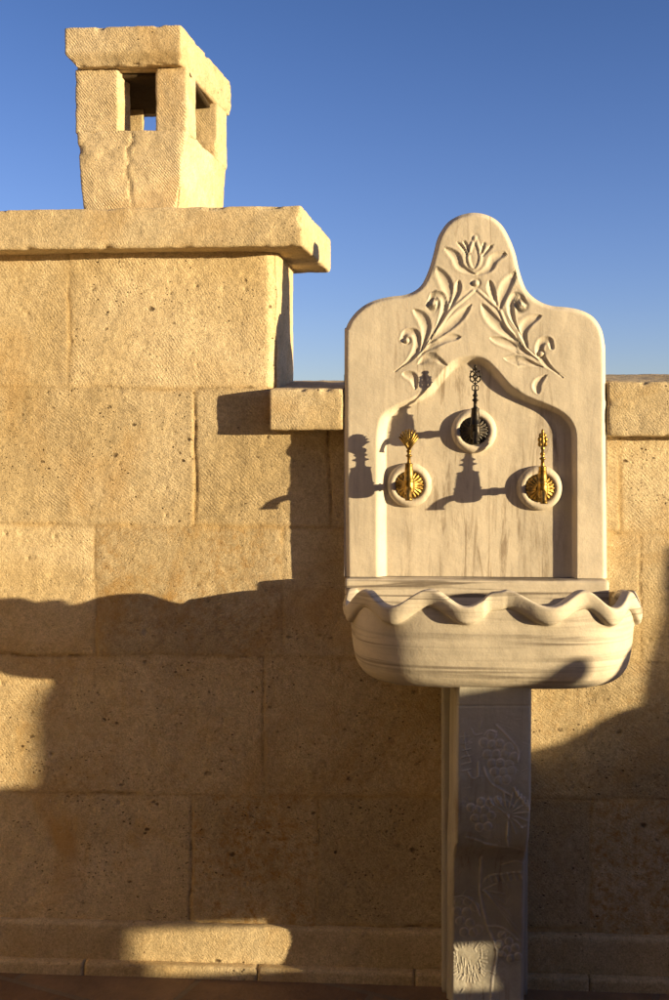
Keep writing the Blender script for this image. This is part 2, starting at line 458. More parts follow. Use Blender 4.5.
# big slab on the tall part (right end runs slightly askew)
D_SL = .07
yb_ = THK+.075
def slab():
    x0 = -2.65
    tf = P(301, 205, D_SL); bf = P(303, 246, D_SL)
    tl = PZ(207, D_SL, 0); bl = PZ(250, D_SL, 0)
    rx = PX(331, -yb_+.0)      # back corner
    zt_b = PZ(240, -yb_, 331); zb_b = PZ(273, -yb_, 331)
    zt = tf.z; zb = bf.z
    co = [Vector((x0, -D_SL, zb)), Vector((x0, -D_SL, zt)), Vector((x0, yb_, zb)), Vector((x0, yb_, zt)),
          Vector((bf.x, -D_SL, zb)), Vector((tf.x, -D_SL, zt)), Vector((rx, yb_, zb_b)), Vector((rx, yb_, zt_b))]
    o = rough_block('slab_coping', co, .0075, .004, .0035, M_stone, wall, 7, 20, .022)
    return zt
Z_TOP = slab()

# low coping: left piece and right piece, top weathered down to the front
def low_coping(x0f, x0b, x1, d, ytop, ybot, name, pxr, seed):
    zt = PZ(ytop, d, pxr); zb = PZ(ybot, d, pxr)
    zr = zt+.052
    co = [Vector((x0f, -d, zb)), Vector((x0f, -d, zt)), Vector((x0b, THK+.04, zb)), Vector((x0b, THK+.04, zr)),
          Vector((x1, -d, zb)), Vector((x1, -d, zt)), Vector((x1, THK+.04, zb)), Vector((x1, THK+.04, zr))]
    rough_block(name, co, .006, .004, .003, M_stone, wall, seed, 26, .018)
D_C = .054
xcl = PX(269, D_C)
# front lip left of the tall wall's corner, then the piece that lies on the low wall
low_coping(xcl, X_T-.003, PX(345, 0), D_C, 389, 430, 'coping_stone', 300, 12)
low_coping(PX(606.8, D_C)+.002, PX(606.8, D_C)+.002, 1.05, .054, 382, 436, 'coping_stone', 640, 13)
low_coping(1.056, 1.056, 2.3, .052, 382, 436, 'coping_stone', 640, 14)
# flush cap behind the marble panel
rough_block('coping_stone', box8(PX(345, 0)+.003, PX(606.5, .03), .012, THK+.03, Z_COP-.003, PZ(389, D_C, 300)+.03), .02, .005, .002, M_stone, wall, 15)

# plinth courses at the foot of the wall, of separate long stones
def plinth():
    z0 = PZ(965, .035, 200); z1 = PZ(926, .022, 200)
    xs = [-2.65, -1.5, .75, 2.3]
    for a, b in zip(xs[:-1], xs[1:]):
        rough_block('plinth_stone', box8(a+.001, b-.001, -.022, .01, z0-.01, z1), .009, .008, .003, M_stone, wall, int(a*31)+90, 20, .006)
    xs = [-2.65, -2.2, -1.35, PX(83, .05), PX(257, .05), PX(415, .05), PX(590, .05), 1.0, 1.6, 2.3]
    for a, b in zip(xs[:-1], xs[1:]):
        rough_block('plinth_stone', box8(a+.0004, b-.0004, -.045, .01, -.02, z0), .009, .003, .002, M_stone, wall, int(a*37)+190, 20, .005)
plinth()

# ================================================================== CHIMNEY
def chimney():
    ch = thing('chimney', 'squat limestone chimney with open sides and a flat cap, standing on the wall slab', 'chimney', (PX(130), .12, Z_TOP))
    dF = -.01                                     # front face just behind the wall plane
    DEP = .345
    dB = dF-DEP
    zw = PZ(130, dF, 130)                         # bottom of the openings
    zc = PZ(68, dF, 130)                          # underside of cap
    zb = Z_TOP-.012
    # base that narrows downwards
    fl, fr = PX(76, dF), PX(186.5, dF)
    bl_, br_ = PX(83, dF), PX(178, dF)
    # back corners
    rbt = PX(227, dB); rbb = PX(224.5, dB); lb = fl+.055; lbb = bl_+.05
    co = [Vector((bl_, -dF, zb)), Vector((fl, -dF, zw)), Vector((lbb, -dB, zb)), Vector((lb, -dB, zw)),
          Vector((br_, -dF, zb)), Vector((fr, -dF, zw)), Vector((rbb, -dB, zb)), Vector((rbt, -dB, zw))]
    def carve(W, p, L):
        # a crack down the middle of the front and a concave waist
        front = sm(.02, 0, p[:, 1])
        xc = L[0]*.48+.005*np.sin(p[:, 2]*34)+vn3(p[:, 2]*60, p[:, 2]*0, p[:, 2]*0, 3)*.006
        W[:, 1] += front*.0045*np.exp(-((p[:, 0]-xc)/.0035)**2)*sm(0, .1, p[:, 2])
        W[:, 1] += front*.012*sm(0, 1, p[:, 0]/L[0])*np.exp(-((p[:, 2]-L[2]*.35)/.05)**2)
        W[:, 0] -= sm(L[0]-.02, L[0], p[:, 0])*.006*np.sin(PI*p[:, 2]/L[2])
        return W
    rough_block('base', co, .005, .005, .0035, M_chim, ch, 33, 28, .018, carve)
    # four corner piers
    e = -.006
    def pier(xa0, xa1, xb0, xb1, ya, yb, z0=zw+e, z1=zc, seed=1):
        co = [Vector((xa0, ya, z0)), Vector((xa0, ya, z1)), Vector((xb0, yb, z0)), Vector((xb0, yb, z1)),
              Vector((xa1, ya, z0)), Vector((xa1, ya, z1)), Vector((xb1, yb, z0)), Vector((xb1, yb, z1))]
        return rough_block('pier', co, .005, .004, .003, M_chim, ch, seed, 28, .012)
    F0 = -dF; 
    def side(t, zz):   # x of the right side plane at depth fraction t
        return fr+(rbt-fr)*t
    y1 = F0+.075
    t1 = .075/DEP
    xl0 = PX(75, dF)
    dl = (lb-fl)
    pier(xl0, PX(118, dF), xl0+dl*t1, PX(118, dF)+dl*t1, F0, y1, seed=41)
    pier(PX(155, dF), fr, PX(155, dF)+.02, side(t1, 0), F0, y1, seed=42)
    # back piers
    yb0 = F0+DEP-.09; t2 = (yb0-F0)/DEP
    pier(xl0+dl*t2, PX(143.5, dB+.09)-.0, xl0+dl, PX(144, dB), yb0, F0+DEP, seed=43)
    pier(side(t2, 0)-.10, side(t2, 0), side(1, 0)-.10, side(1, 0), yb0, F0+DEP, seed=44)
    # closed walls inside, soot-black colour painting in the flue's shade; only a low gap is left at the back
    M_flue_shade = stone('flue_shade_limestone', chis=.5, tint=(.10, .085, .07))
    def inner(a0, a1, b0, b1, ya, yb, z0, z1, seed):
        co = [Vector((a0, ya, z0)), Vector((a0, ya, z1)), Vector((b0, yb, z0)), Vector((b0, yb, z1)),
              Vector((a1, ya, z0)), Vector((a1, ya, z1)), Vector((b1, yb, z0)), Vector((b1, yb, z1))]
        return rough_block('flue_wall', co, .01, .005, .002, M_flue_shade, ch, seed)
    zg = PZ(115.5, dB, 140)
    yq = F0+DEP-.055
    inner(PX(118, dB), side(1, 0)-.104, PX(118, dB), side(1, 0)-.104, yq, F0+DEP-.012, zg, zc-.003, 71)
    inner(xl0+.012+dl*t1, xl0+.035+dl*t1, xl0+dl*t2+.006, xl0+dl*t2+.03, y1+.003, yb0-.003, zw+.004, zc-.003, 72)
    rough_block('flue_shade_slab', box8(xl0+dl*t1+.012, fr+.004, F0+.022, F0+DEP-.05, zc-.016, zc-.0045), .01, .003, .001, M_flue_shade, ch, 73)  # thin dark slab added so the top of the openings stays in shade
    # cap: thick slab with hewn underside
    cd = .035
    cF = dF+cd; cB = dB-.02
    ztf = PZ(24.5, cF, 180); zbf = PZ(63, cF, 120)
    xr_t = PX(231.5, cB)
    co = [Vector((PX(64.5, cF), -cF, zbf)), Vector((PX(64.5, cF), -cF, ztf)), Vector((PX(64.5, cF)+.05, -cB, zbf)), Vector((PX(64.5, cF)+.05, -cB, ztf)),
          Vector((PX(181, cF), -cF, zbf)), Vector((PX(181, cF), -cF, ztf)), Vector((xr_t, -cB, zbf)), Vector((xr_t, -cB, ztf))]
    def under(W, p, L):
        # chamfer below the front and left edges
        k = sm(.03, 0, p[:, 2])
        W[:, 1] += k*.016*sm(.03, 0, p[:, 1])
        W[:, 0] += k*.022*sm(.03, 0, p[:, 0])
        W[:, 0] -= k*.006*sm(L[0]-.02, L[0], p[:, 0])
        return W
    rough_block('cap', co, .005, .0035, .0035, M_chim, ch, 51, 30, .022, under)
    # neck between piers and cap
    co = [Vector((xl0+.004, F0+.004, zc-.004)), Vector((xl0+.004, F0+.004, zbf+.012)), Vector((xl0+dl, F0+DEP-.004, zc-.004)), Vector((xl0+dl, F0+DEP-.004, zbf+.012)),
          Vector((fr-.003, F0+.004, zc-.004)), Vector((fr-.003, F0+.004, zbf+.012)), Vector((rbt-.004, F0+DEP-.004, zc-.004)), Vector((rbt-.004, F0+DEP-.004, zbf+.012))]
    rough_block('lintel', co, .008, .003, .002, M_chim, ch, 61)
chimney()

# ================================================================== FOUNTAIN
D_P = .057                                        # front of the marble panel
PC = PX(476, D_P)                                 # panel centre line
fountain = thing('marble_fountain', 'carved cream marble wall fountain with three taps, scalloped basin and tall pedestal', 'fountain', (PC, 0, 0))
out_px = [(345.5, 577), (344.6, 500), (344, 420), (344, 337), (346, 327), (350, 319), (356.5, 311), (365.5, 304), (377, 299), (391, 296), (404, 294.5), (413.6, 291), (421, 285), (426, 276), (430.5, 264), (434, 251),
          (437, 239), (441.5, 230), (448, 221.5), (456.7, 216), (465.5, 213), (475, 212), (485.5, 213.8), (494.7, 218), (502, 224.5), (507.4, 233), (512.5, 244), (516.5, 256), (518.5, 266), (521.5, 276.5), (526, 288), (532.7, 296), (542, 302),
          (553, 305.5), (567, 306.8), (578.4, 309), (588.5, 313), (596, 319), (602, 329), (605, 342), (606, 360), (606.6, 460), (607.5, 580)]
rec_px = [(379, 600), (378.5, 540), (378.5, 500), (378.5, 450), (379.5, 430), (383, 418), (390, 410.5), (400, 404.5), (412, 399.5), (422, 393.5), (430, 388), (437, 380.5), (443, 372.5), (450, 365), (459, 359.5), (471.5, 357), (480, 358),
          (487, 361.5), (494, 368), (502, 377), (510, 386), (521, 394), (533, 399.5), (547, 405), (558, 410), (567, 416.5), (572.5, 424), (575.6, 434), (576, 460), (576, 540), (576, 600)]
def catmull(pts, n=6):
    p = [np.array(q, float) for q in pts]; p = [2*p[0]-p[1]]+p+[2*p[-1]-p[-2]]; out = []
    for i in range(1, len(p)-2):
        for k in range(n):
            t = k/n
            out.append(.5*((2*p[i])+(-p[i-1]+p[i+1])*t+(2*p[i-1]-5*p[i]+4*p[i+1]-p[i+2])*t*t+(-p[i-1]+3*p[i]-3*p[i+1]+p[i+2])*t**3))
    out.append(p[-2]); return np.array(out)
def toplane(pts, d):
    return np.array([(P(x, y, d).x, P(x, y, d).z) for x, y in pts])
def seg_dist(X, Z, poly, closed=False):
    best = np.full(X.shape, 1e9)
    n = len(poly)
    for i in range(n-(0 if closed else 1)):
        a = poly[i]; b = poly[(i+1) % n]; ab = b-a; L2 = max(ab@ab, 1e-12)
        t = np.clip(((X-a[0])*ab[0]+(Z-a[1])*ab[1])/L2, 0, 1)
        best = np.minimum(best, np.hypot(X-a[0]-t*ab[0], Z-a[1]-t*ab[1]))
    return best
def inside(X, Z, poly):
    r = np.zeros(X.shape, bool); n = len(poly)
    for i in range(n):
        a = poly[i]; b = poly[(i+1) % n]
        if a[1] == b[1]: continue
        c = ((a[1] > Z) != (b[1] > Z)) & (X < (b[0]-a[0])*(Z-a[1])/(b[1]-a[1])+a[0])
        r ^= c
    return r
# carved leaves: (spine in enlarged-crop coords, max half-width, kind)
S6 = 3.717
leaves = [
 ([(172, 215), (203, 262), (218, 305), (220, 350)], 19, 's'), ([(256, 262), (248, 305), (224, 365)], 12, 's'),
 ([(300, 352), (252, 402), (190, 455), (140, 500)], 16, 's'), ([(88, 370), (122, 405), (134, 450), (116, 525)], 17, 's'),
 ([(262, 472), (205, 480), (115, 535)], 13, 's'), ([(105, 573), (155, 548), (215, 582)], 13, 's'), ([(48, 608), (85, 622), (96, 668)], 14, 's'),
 ([(152, 345), (158, 322), (190, 318), (203, 350), (190, 405), (150, 480)], 11, 'c'), ([(45, 480), (62, 455), (92, 458), (102, 500), (80, 550), (18, 602)], 12, 'c'),
 ([(310, 300), (272, 333), (228, 372), (180, 440), (112, 535), (20, 602)], 4.5, 'l'),
 ([(468, 230), (432, 282), (416, 325), (408, 372)], 18, 's'), ([(370, 262), (378, 305), (402, 362)], 12, 's'),
 ([(340, 348), (375, 402), (430, 455), (495, 505)], 17, 's'), ([(562, 392), (515, 415), (494, 455), (512, 515)], 16, 's'),
 ([(372, 475), (440, 498), (530, 545)], 14, 's'), ([(425, 553), (490, 560), (565, 584)], 12, 's'), ([(550, 682), (548, 645), (582, 612)], 13, 's'),
 ([(498, 352), (492, 330), (465, 320), (448, 348), (455, 400), (490, 470)], 11, 'c'), ([(602, 512), (592, 485), (566, 488), (555, 525), (580, 572), (645, 624)], 12, 'c'),
 ([(328, 300), (378, 345), (408, 372), (440, 440), (520, 530), (648, 624)], 4.5, 'l'),
 ([(203, 140), (243, 172), (262, 212), (318, 240)], 15, 's'), ([(432, 160), (388, 180), (366, 218), (318, 242)], 15, 's'),
 ([(250, 120), (272, 142), (290, 172)], 6, 's'), ([(273, 112), (285, 135), (296, 165)], 5, 's'), ([(352, 118), (345, 142), (335, 168)], 5, 's'), ([(382, 128), (364, 148), (344, 174)], 6, 's'),
 ([(316, 100), (292, 165), (298, 205), (314, 222)], 5, 'l'), ([(316, 100), (336, 165), (330, 205), (314, 222)], 5, 'l'),
]
balls = [((160, 350), 15), ((488, 353), 15), ((319, 272), 11), ((560, 535), 10), ((62, 486), 9)]
def panel():
    outl = toplane(catmull(out_px, 4), D_P)
    recl = toplane(catmull(rec_px, 4), D_P)
    zbot = PZ(576, D_P, 476)-.004
    x0, x1 = outl[:, 0].min(), outl[:, 0].max()
    nx, nz = 330, 440
    u = np.linspace(0, 1, nx); 
    xs = x0+(x1-x0)*(.5-.5*np.cos(PI*(u*.86+.07)) - (.5-.5*math.cos(PI*.07)))/(math.cos(PI*.07))
    xs = (xs-xs.min())/(xs.max()-xs.min())*(x1-x0)+x0
    # top(x) by walking the outline
    om = outl[(outl[:, 1] > zbot+.3)]
    o_ = om[np.argsort(om[:, 0])]
    top = np.interp(xs, o_[:, 0], o_[:, 1])
    v = np.linspace(0, 1, nz)
    X = np.repeat(xs[None, :], nz, 0); Z = zbot+v[:, None]*(top[None, :]-zbot)
    full = np.vstack([outl, [[x1, zbot-.2], [x0, zbot-.2]]])
    shp = X.shape; Xr, Zr = X.ravel(), Z.ravel()
    de = seg_dist(Xr, Zr, outl)                                 # distance to silhouette
    dr = seg_dist(Xr, Zr, recl); inr = inside(Xr, Zr, np.vstack([recl]))
    sd = np.where(inr, dr, -dr)
    h = np.zeros(Xr.shape)
    REC = .021
    zz = sm(PZ(420, D_P), PZ(395, D_P), Zr)                       # softer, cove-like edge round the arch, harder on the right side
    left = sm(PX(400, D_P), PX(380, D_P), Xr)
    wid = .007+.017*left+.008*zz
    h -= REC*sm(-.35, 1.0, sd/wid)
    h -= .008*np.exp(-(de/.006)**2)                              # rounded arris
    # leaves
    sca = 1/(S6*400*1.026)
    hn = np.zeros(Xr.shape); hp = np.zeros(Xr.shape)
    for pts, w, kind in leaves:
        cp = catmull([(390+x/S6, 210+y/S6) for x, y in pts], 7)
        sp = toplane(cp, D_P); n = len(sp)
        bb = (Xr > sp[:, 0].min()-.03) & (Xr < sp[:, 0].max()+.03) & (Zr > sp[:, 1].min()-.03) & (Zr < sp[:, 1].max()+.03)
        xi, zi = Xr[bb], Zr[bb]; best = np.full(xi.shape, 1e9); sgn = np.zeros(xi.shape)
        for i in range(n-1):
            a, b = sp[i], sp[i+1]; ab = b-a; L2 = ab@ab
            t = np.clip(((xi-a[0])*ab[0]+(zi-a[1])*ab[1])/L2, 0, 1)
            tt = (i+t)/(n-1)
            if kind == 's': ww = np.sin(PI*np.clip(tt, 0, 1)**.8)**.8*.98+.02
            elif kind == 'c': ww = .55+.45*np.sin(PI*tt); ww = ww*sm(1.02, .75, tt)+.03
            else: ww = np.ones(tt.shape)*sm(1.05, .6, tt)*.8+.2
            ww = np.maximum(ww*w*sca*(1.22 if kind != 'l' else 1.0), .0012)
            dx, dz = xi-a[0]-t*ab[0], zi-a[1]-t*ab[1]
            q = np.hypot(dx, dz)/ww
            cr = (ab[0]*dz-ab[1]*dx)
            k = q < best; best = np.where(k, q, best); sgn = np.where(k, np.sign(cr)*np.minimum(q, 3), sgn)
        if kind == 'l': dh = .0018*np.exp(-best**2*.9) - .0009*np.exp(-((best-1.9)/.7)**2)
        else:
            D = .0036
            inn = np.clip(1-np.clip(best, 0, 1)**2, 0, 1)
            dh = -D*inn**.9*(1.0+.35*np.clip(sgn, -1, 1)*np.clip(best, 0, 1)) + .0007*np.exp(-((best-1.15)/.3)**2)
        ok = sm(.001, -.006, sd[bb]); hn[bb] = np.minimum(hn[bb], dh*ok); hp[bb] = np.maximum(hp[bb], dh*ok)
    h += hn+hp*sm(.0015, 0, -hn)
    for (bx, by), r in balls:
        p = P(390+bx/S6, 210+by/S6, D_P); q = np.hypot(Xr-p.x, Zr-p.z)/(r*sca)
        h += .0055*np.sqrt(np.clip(1-q*q, 0, 1))-.0022*np.exp(-((q-1.35)/.3)**2)
    h += fbm(Xr*9, Zr*9, Xr*0, 77, 3)*.0012
    Y = -(D_P+h)
    V = list(zip(Xr, Y, Zr)); Fc = []
    for j in range(nz-1):
        for i in range(nx-1):
            a = j*nx+i; Fc.append((a, a+1, a+nx+1, a+nx))
    # silhouette skirt back to the wall plane
    loop = [j*nx for j in range(nz)]+[(nz-1)*nx+i for i in range(1, nx)]+[j*nx+nx-1 for j in range(nz-2, -1, -1)]
    prev = None; backs = []
    for step, yb in enumerate((-D_P+.014, -.02, -.0015)):
        ring = []
        for a in loop:
            x, y, z = V[a]; V.append((x, yb, z)); ring.append(len(V)-1)
        src = loop if prev is None else prev
        for k in range(len(loop)-1): Fc.append((src[k], src[k+1], ring[k+1], ring[k]))
        prev = ring
    # back face (columns) : quads between left/right rings
    L_ = prev[:nz]; T_ = prev[nz-1:nz-1+nx]; 
    bb = []
    for i in range(nx):
        V.append((xs[i], -.0015, zbot)); bb.append(len(V)-1)
    for i in range(nx-1): Fc.append((bb[i+1], bb[i], T_[i], T_[i+1]))
    o = mesh('back_panel', V, Fc, M_panel, fountain)
    return REC
REC = panel()
Z_PB = PZ(576, D_P, 476)

# ---------------------------------------------------------------- basin
BA = (PX(637, .20)-PX(345, .20))/2-.010            # half width of the bowl body
BCX = (PX(637, .20)+PX(345, .20))/2
BD = .43
zl = PZ(597.5, .42, 490)                             # mean lip height at the front
zbm = PZ(690, .36, 490)
def basin():
    nt_, = (360,)
    zlb = PZ(590, .06, 350)
    nfreq = 7.0
    def plan(th, rho):
        c, s = math.cos(th), math.sin(th); n = 4.3
        x = math.copysign(abs(c)**(2/n), c); y = abs(s)**(2/n)
        return BCX-BA*rho*x, BD*rho*y
    # crest angles measured from the photo: map x -> phase by spacing along arc
    ths = np.linspace(0, PI, nt_)
    pts = np.array([plan(t, 1) for t in ths]); seg = np.hypot(*np.diff(pts, axis=0).T); arc = np.concatenate([[0], np.cumsum(seg)])
    # resample by arc length for an even wave
    T = np.interp(np.linspace(0, arc[-1], nt_), arc, ths); tot = arc[-1]
    # wave: crest / trough positions, on the sides by depth and on the front by where they fall across the photo
    def proj(x, d, z):
        a = x*math.cos(PSI)+(ZC-d)*math.sin(PSI); f_ = -x*math.sin(PSI)+(ZC-d)*math.cos(PSI)
        return PX0+F*a/f_
    pp = np.array([plan(t, 1.0) for t in T]); s_ = np.linspace(0, tot, nt_); half = nt_//2
    keys = []
    for k, d in enumerate((.03, .095, .16, .225, .29)):
        i = int(np.argmin(np.abs(pp[:half, 1]-d))); keys.append((s_[i], -PI+PI*k))
    scr = np.array([proj(q[0], q[1], 0) for q in pp]); fi = np.where(pp[:, 1] > .33)[0]
    ph = 4*PI
    for k, c in enumerate((365, 394, 428, 466, 507, 548, 585, 608, 630)):
        i = fi[int(np.argmin(np.abs(scr[fi]-c)))]; keys.append((s_[i], ph+PI*k))
    for k, d in enumerate((.29, .225, .16, .095, .03)):
        i = half+int(np.argmin(np.abs(pp[half:, 1]-d))); keys.append((s_[i], ph+PI*(9+k)))
    kk = np.array(keys); assert (np.diff(kk[:, 0]) > 0).all(), kk
    phase = np.interp(s_, kk[:, 0], kk[:, 1])
    ker = np.ones(15)/15; phase = np.convolve(np.pad(phase, 7, mode='edge'), ker, 'valid')
    A = .0165
    V = []; Fc = []; NP = None
    for i, t in enumerate(T):
        w = math.cos(phase[i])*(1 if .15 < plan(t, 1.0)[1] else .45)                         # +1 crest, -1 trough
        fr_ = math.sin(t)                              # 0 at wall .. 1 at front
        z0 = zlb+(zl-zlb)*fr_**1.0
        zz = z0+A*w
        out = -.007*w                                  # troughs roll outwards
        # profile: (rho, extra offset in metres, z)
        zB = zbm
        pr = [(0.0, 0, zB+.012), (.45, 0, zB+.004), (.66, 0, zB), (.78, 0, zB+.001), (.865, 0, zB+.006), (.922, 0, zB+.018), (.958, 0, zB+.036), (.978, 0, zB+.060), (.990, 0, zB+.09), (.996, 0, zB+.115), (.998, 0, z0-.062),
              (.997, .001+out*.3, zz-.040), (1.000, .0025+out*.7, zz-.0375), (1.002, .0065+out, zz-.0345), (1.004, .0095+out, zz-.029), (1.0055, .0115+out, zz-.017), (1.006, .0118+out, zz-.006), (1.0050, .0105+out, zz-.0008), (1.001, .006+out, zz+.0012), (.985, -.003+out, zz+.0002),
              (.982, -.002+out*.8, zz-.003), (.972, -.004+out*.5, zz-.009), (.955, out*.2, zz-.022), (.935, 0, z0-.045), (.90, 0, z0-.075), (.80, 0, z0-.105), (.6, 0, z0-.12), (.3, 0, z0-.125), (0.0, 0, z0-.125)]
        # subdivide profile smoothly
        arr = catmull(pr, 3)
        x1, y1 = plan(t, 1.0); dx, dy = x1-BCX, y1; L = math.hypot(dx, dy)
        for rho, off, z in arr:
            X, Y = plan(t, rho)
            if L > 0: X += dx/L*off; Y += dy/L*off
            V.append((X, -max(Y, .0), z))
        NP = len(arr)
    Vn = np.array(V)
    hh = fbm(Vn[:, 0]*14, Vn[:, 1]*14, Vn[:, 2]*14, 71, 3)*.0016
    Vn[:, 2] += hh; Vn[:, 1] -= np.where(Vn[:, 1] < -.02, hh, 0)
    for i in range(nt_-1):
        for j in range(NP-1):
            a = i*NP+j; Fc.append((a, a+NP, a+NP+1, a+1))
    o = mesh('basin', Vn, Fc, M_basin, fountain)
    return zlb
zlb = basin()
# ledge at the back of the basin on which the panel stands, and the basin's back wall
xa, xb = PX(345, .07), PX(608, .07)
rough_block('back_ledge', box8(xa, xb, -.088, -.002, Z_PB-.085, Z_PB-.005), .006, .006, .0012, M_basin, fountain, 81, 12)

# ---------------------------------------------------------------- pedestal
def pedestal():
    zt = zbm+.016
    # front distance from the wall against photo y : bulging scroll above, set back below
    prof = [(680, .385), (700, .385), (740, .392), (780, .400), (810, .392), (835, .372), (847, .352), (852, .300), (858, .262), (875, .235), (905, .205), (935, .180), (965, .172), (1000, .185), (1060, .23)]
    zz = []; dd = []
    for y, d in prof: zz.append(PZ(y, d, 490)); dd.append(d)
    zz = np.array(zz); dd = np.array(dd)
    nz, nx = 620, 92
    Zs = np.linspace(0.0, zt, nz)
    o_ = np.argsort(zz)
    D = np.interp(Zs, zz[o_], dd[o_])
    D = np.convolve(np.pad(D, 8, mode='edge'), np.ones(17)/17, 'valid')
    # centre and half width
    def xrange(z, d):
        py = PY0-F*(z-EYE)/(ZC-d)
        l = np.interp(py, [700, 840, 860, 1000], [457, 455.5, 452, 451]); r = np.interp(py, [700, 800, 835, 860, 1000], [531.5, 531, 529, 524.5, 523])
        return PX(float(l), d), PX(float(r), d)
    V = []; car = []
    U = np.linspace(0, 1, nx)
    X = np.zeros((nz, nx)); Z = np.repeat(Zs[:, None], nx, 1); Dm = np.repeat(D[:, None], nx, 1)
    for j in range(nz):
        a, b = xrange(Zs[j], D[j]); X[j] = a+(b-a)*U
    a_ = X*math.cos(PSI)+(ZC-Dm)*math.sin(PSI); f_ = -X*math.sin(PSI)+(ZC-Dm)*math.cos(PSI)
    px = PX0+F*a_/f_; py = PY0-F*(Z-EYE)/f_
    h = np.zeros(X.shape); c = np.zeros(X.shape)
    k4 = 5.575
    def grapes(cs_, r, oy):
        nonlocal h, c
        for x, y in cs_:
            q = np.hypot(px-(430+x/k4), py-(oy+y/k4))/(r/k4)
            h = np.maximum(h, .0019*np.sqrt(np.clip(1-q*q, 0, 1)))
            h = h-.0012*np.exp(-((q-1.08)/.16)**2)
            c = np.maximum(c, np.exp(-((q-.98)/.16)**2)*(.55+.45*(py < oy+y/k4+2)))
    def line(pts, w, oy, amp=.0017, cc=1.0):
        nonlocal h, c
        sp = catmull([(430+x/k4, oy+y/k4) for x, y in pts], 6)
        d = seg_dist(px.ravel(), py.ravel(), sp).reshape(px.shape)/(w/k4)
        h = h+amp*np.exp(-d*d)-amp*.5*np.exp(-((d-1.9)/.6)**2); c = np.maximum(c, cc*np.exp(-d*d*1.5))
    o4, o5 = 690, 840
    grapes([(345, 250), (300, 292), (345, 305), (390, 300), (322, 358), (370, 358), (420, 355), (470, 372), (440, 318), (345, 410), (392, 408), (440, 415), (362, 455), (410, 458), (455, 450), (385, 505), (425, 498)], 26, o4)
    line([(300, 430), (335, 510), (400, 556), (455, 590)], 6, o4); line([(370, 195), (440, 265), (492, 335), (488, 400)], 6, o4)
    line([(300, 250), (330, 225), (370, 235)], 5, o4)
    line([(230, 215), (250, 250), (290, 245)], 5, o4, cc=.7); line([(270, 400), (268, 480), (235, 490), (210, 450)], 5, o4, cc=.7); line([(190, 240), (200, 330), (230, 400)], 4, o4, cc=.5)
    for q in range(5): line([(180, 300+q*38), (225, 290+q*38)], 4, o4, cc=.45)
    grapes([(262, 668), (308, 665), (250, 716), (298, 718), (342, 700), (285, 622), (332, 628), (378, 615), (228, 655), (275, 765), (322, 760)], 24, o4)
    for i in range(11):
        a = -2.6+i*.42
        line([(435, 700), (435+60*math.cos(a), 690+60*math.sin(a)), (435+112*math.cos(a)*1.0, 690+118*math.sin(a))], 5, o4, .0018, .55)
    for i in range(5): line([(470+i*18, 545+i*18), (490+i*16, 590+i*20)], 6, o4, .003)
    for i in range(6): line([(330+i*20, 600+i*3), (355+i*22, 640+i*2)], 6, o4, .002, .7)
    line([(435, 740), (430, 800), (435, 870)], 6, o4); line([(500, 770), (530, 760)], 6, o4)
    line([(200, 820), (260, 835), (310, 855), (370, 865)], 6, o4, cc=.8)
    line([(300, 20), (360, 35), (430, 40), (540, 60)], 6, o5, cc=.7); line([(400, 140), (470, 120), (520, 130)], 5, o5, cc=.5)
    line([(288, 90), (282, 200), (280, 300), (315, 460), (372, 620), (350, 760), (340, 890)], 8, o5)
    line([(300, 230), (330, 205), (370, 190), (420, 188), (470, 180), (520, 182)], 6, o5)
    for i in range(6): line([(330+i*34, 200-i*4), (345+i*34, 235-i*4)], 6, o5, .002, .7)
    for i in range(6): line([(290+i*3, 280), (380+i*24, 240+i*60)], 4, o5, .0014, .4)
    grapes([(160, 345), (212, 342), (150, 398), (203, 402), (248, 372), (168, 452), (222, 462), (268, 498), (190, 512), (240, 515)], 25, o5)
    line([(140, 320), (190, 312), (250, 350), (278, 420)], 5, o5); line([(330, 480), (390, 485), (450, 520), (490, 560)], 6, o5)
    grapes([(400, 530), (440, 565), (385, 580), (430, 612), (475, 600), (400, 640), (450, 660), (490, 650)], 22, o5)
    rq = random.Random(5)
    for i in range(34):                                          # a frilled leaf low on the left: short uneven nicks round its rim and along its ribs
        a = i*2*PI/34+rq.uniform(-.08, .08); r0 = rq.uniform(.70, .86); r1 = rq.uniform(1.0, 1.16)
        cx, cy, ax, ay = 215, 675, 92, 105
        sq = 1/max(abs(math.cos(a)), abs(math.sin(a)))**.6
        line([(cx+ax*r0*sq*math.cos(a), cy+ay*r0*sq*math.sin(a)), (cx+ax*r1*sq*math.cos(a+.05), cy+ay*r1*sq*math.sin(a+.05))], rq.uniform(3, 5), o5, .0009, .35)
    for i in range(16):
        x = 140+i*10+rq.uniform(-5, 5); y = rq.uniform(590, 720)
        line([(x, y), (x+rq.uniform(-6, 10), y+rq.uniform(25, 60))], 3.5, o5, .0009, .2)
    for oy, y0, y1 in ((o4, 60, 860), (o5, 40, 880)):            # scratchy tooling over the whole front
        for i in range(46):
            x = rq.uniform(150, 520); y = rq.uniform(y0, y1); a = rq.uniform(-1.2, 1.2)+PI/2*(i % 3 == 0); L_ = rq.uniform(15, 55)
            line([(x, y), (x+L_*math.cos(a), y+L_*math.sin(a))], rq.uniform(2.5, 4.5), oy, .0007, rq.uniform(.1, .45))
    c = c*(.35+.75*sm(-.35, .4, fbm(px*.14, py*.14, px*0, 5, 4)))
    keep = sm(702, 709, py)                                       # plain band above the carving
    h *= keep; c *= keep
    h += -.0018*np.exp(-((py-706)/1.0)**2)
    h += fbm(X*90, Z*90, X*0, 15, 3)*.0007*keep
    ed = np.minimum(U, 1-U)[None, :]*(.17)
    h -= .005*np.exp(-(ed/.0028)**2)
    Y = -(Dm+h)
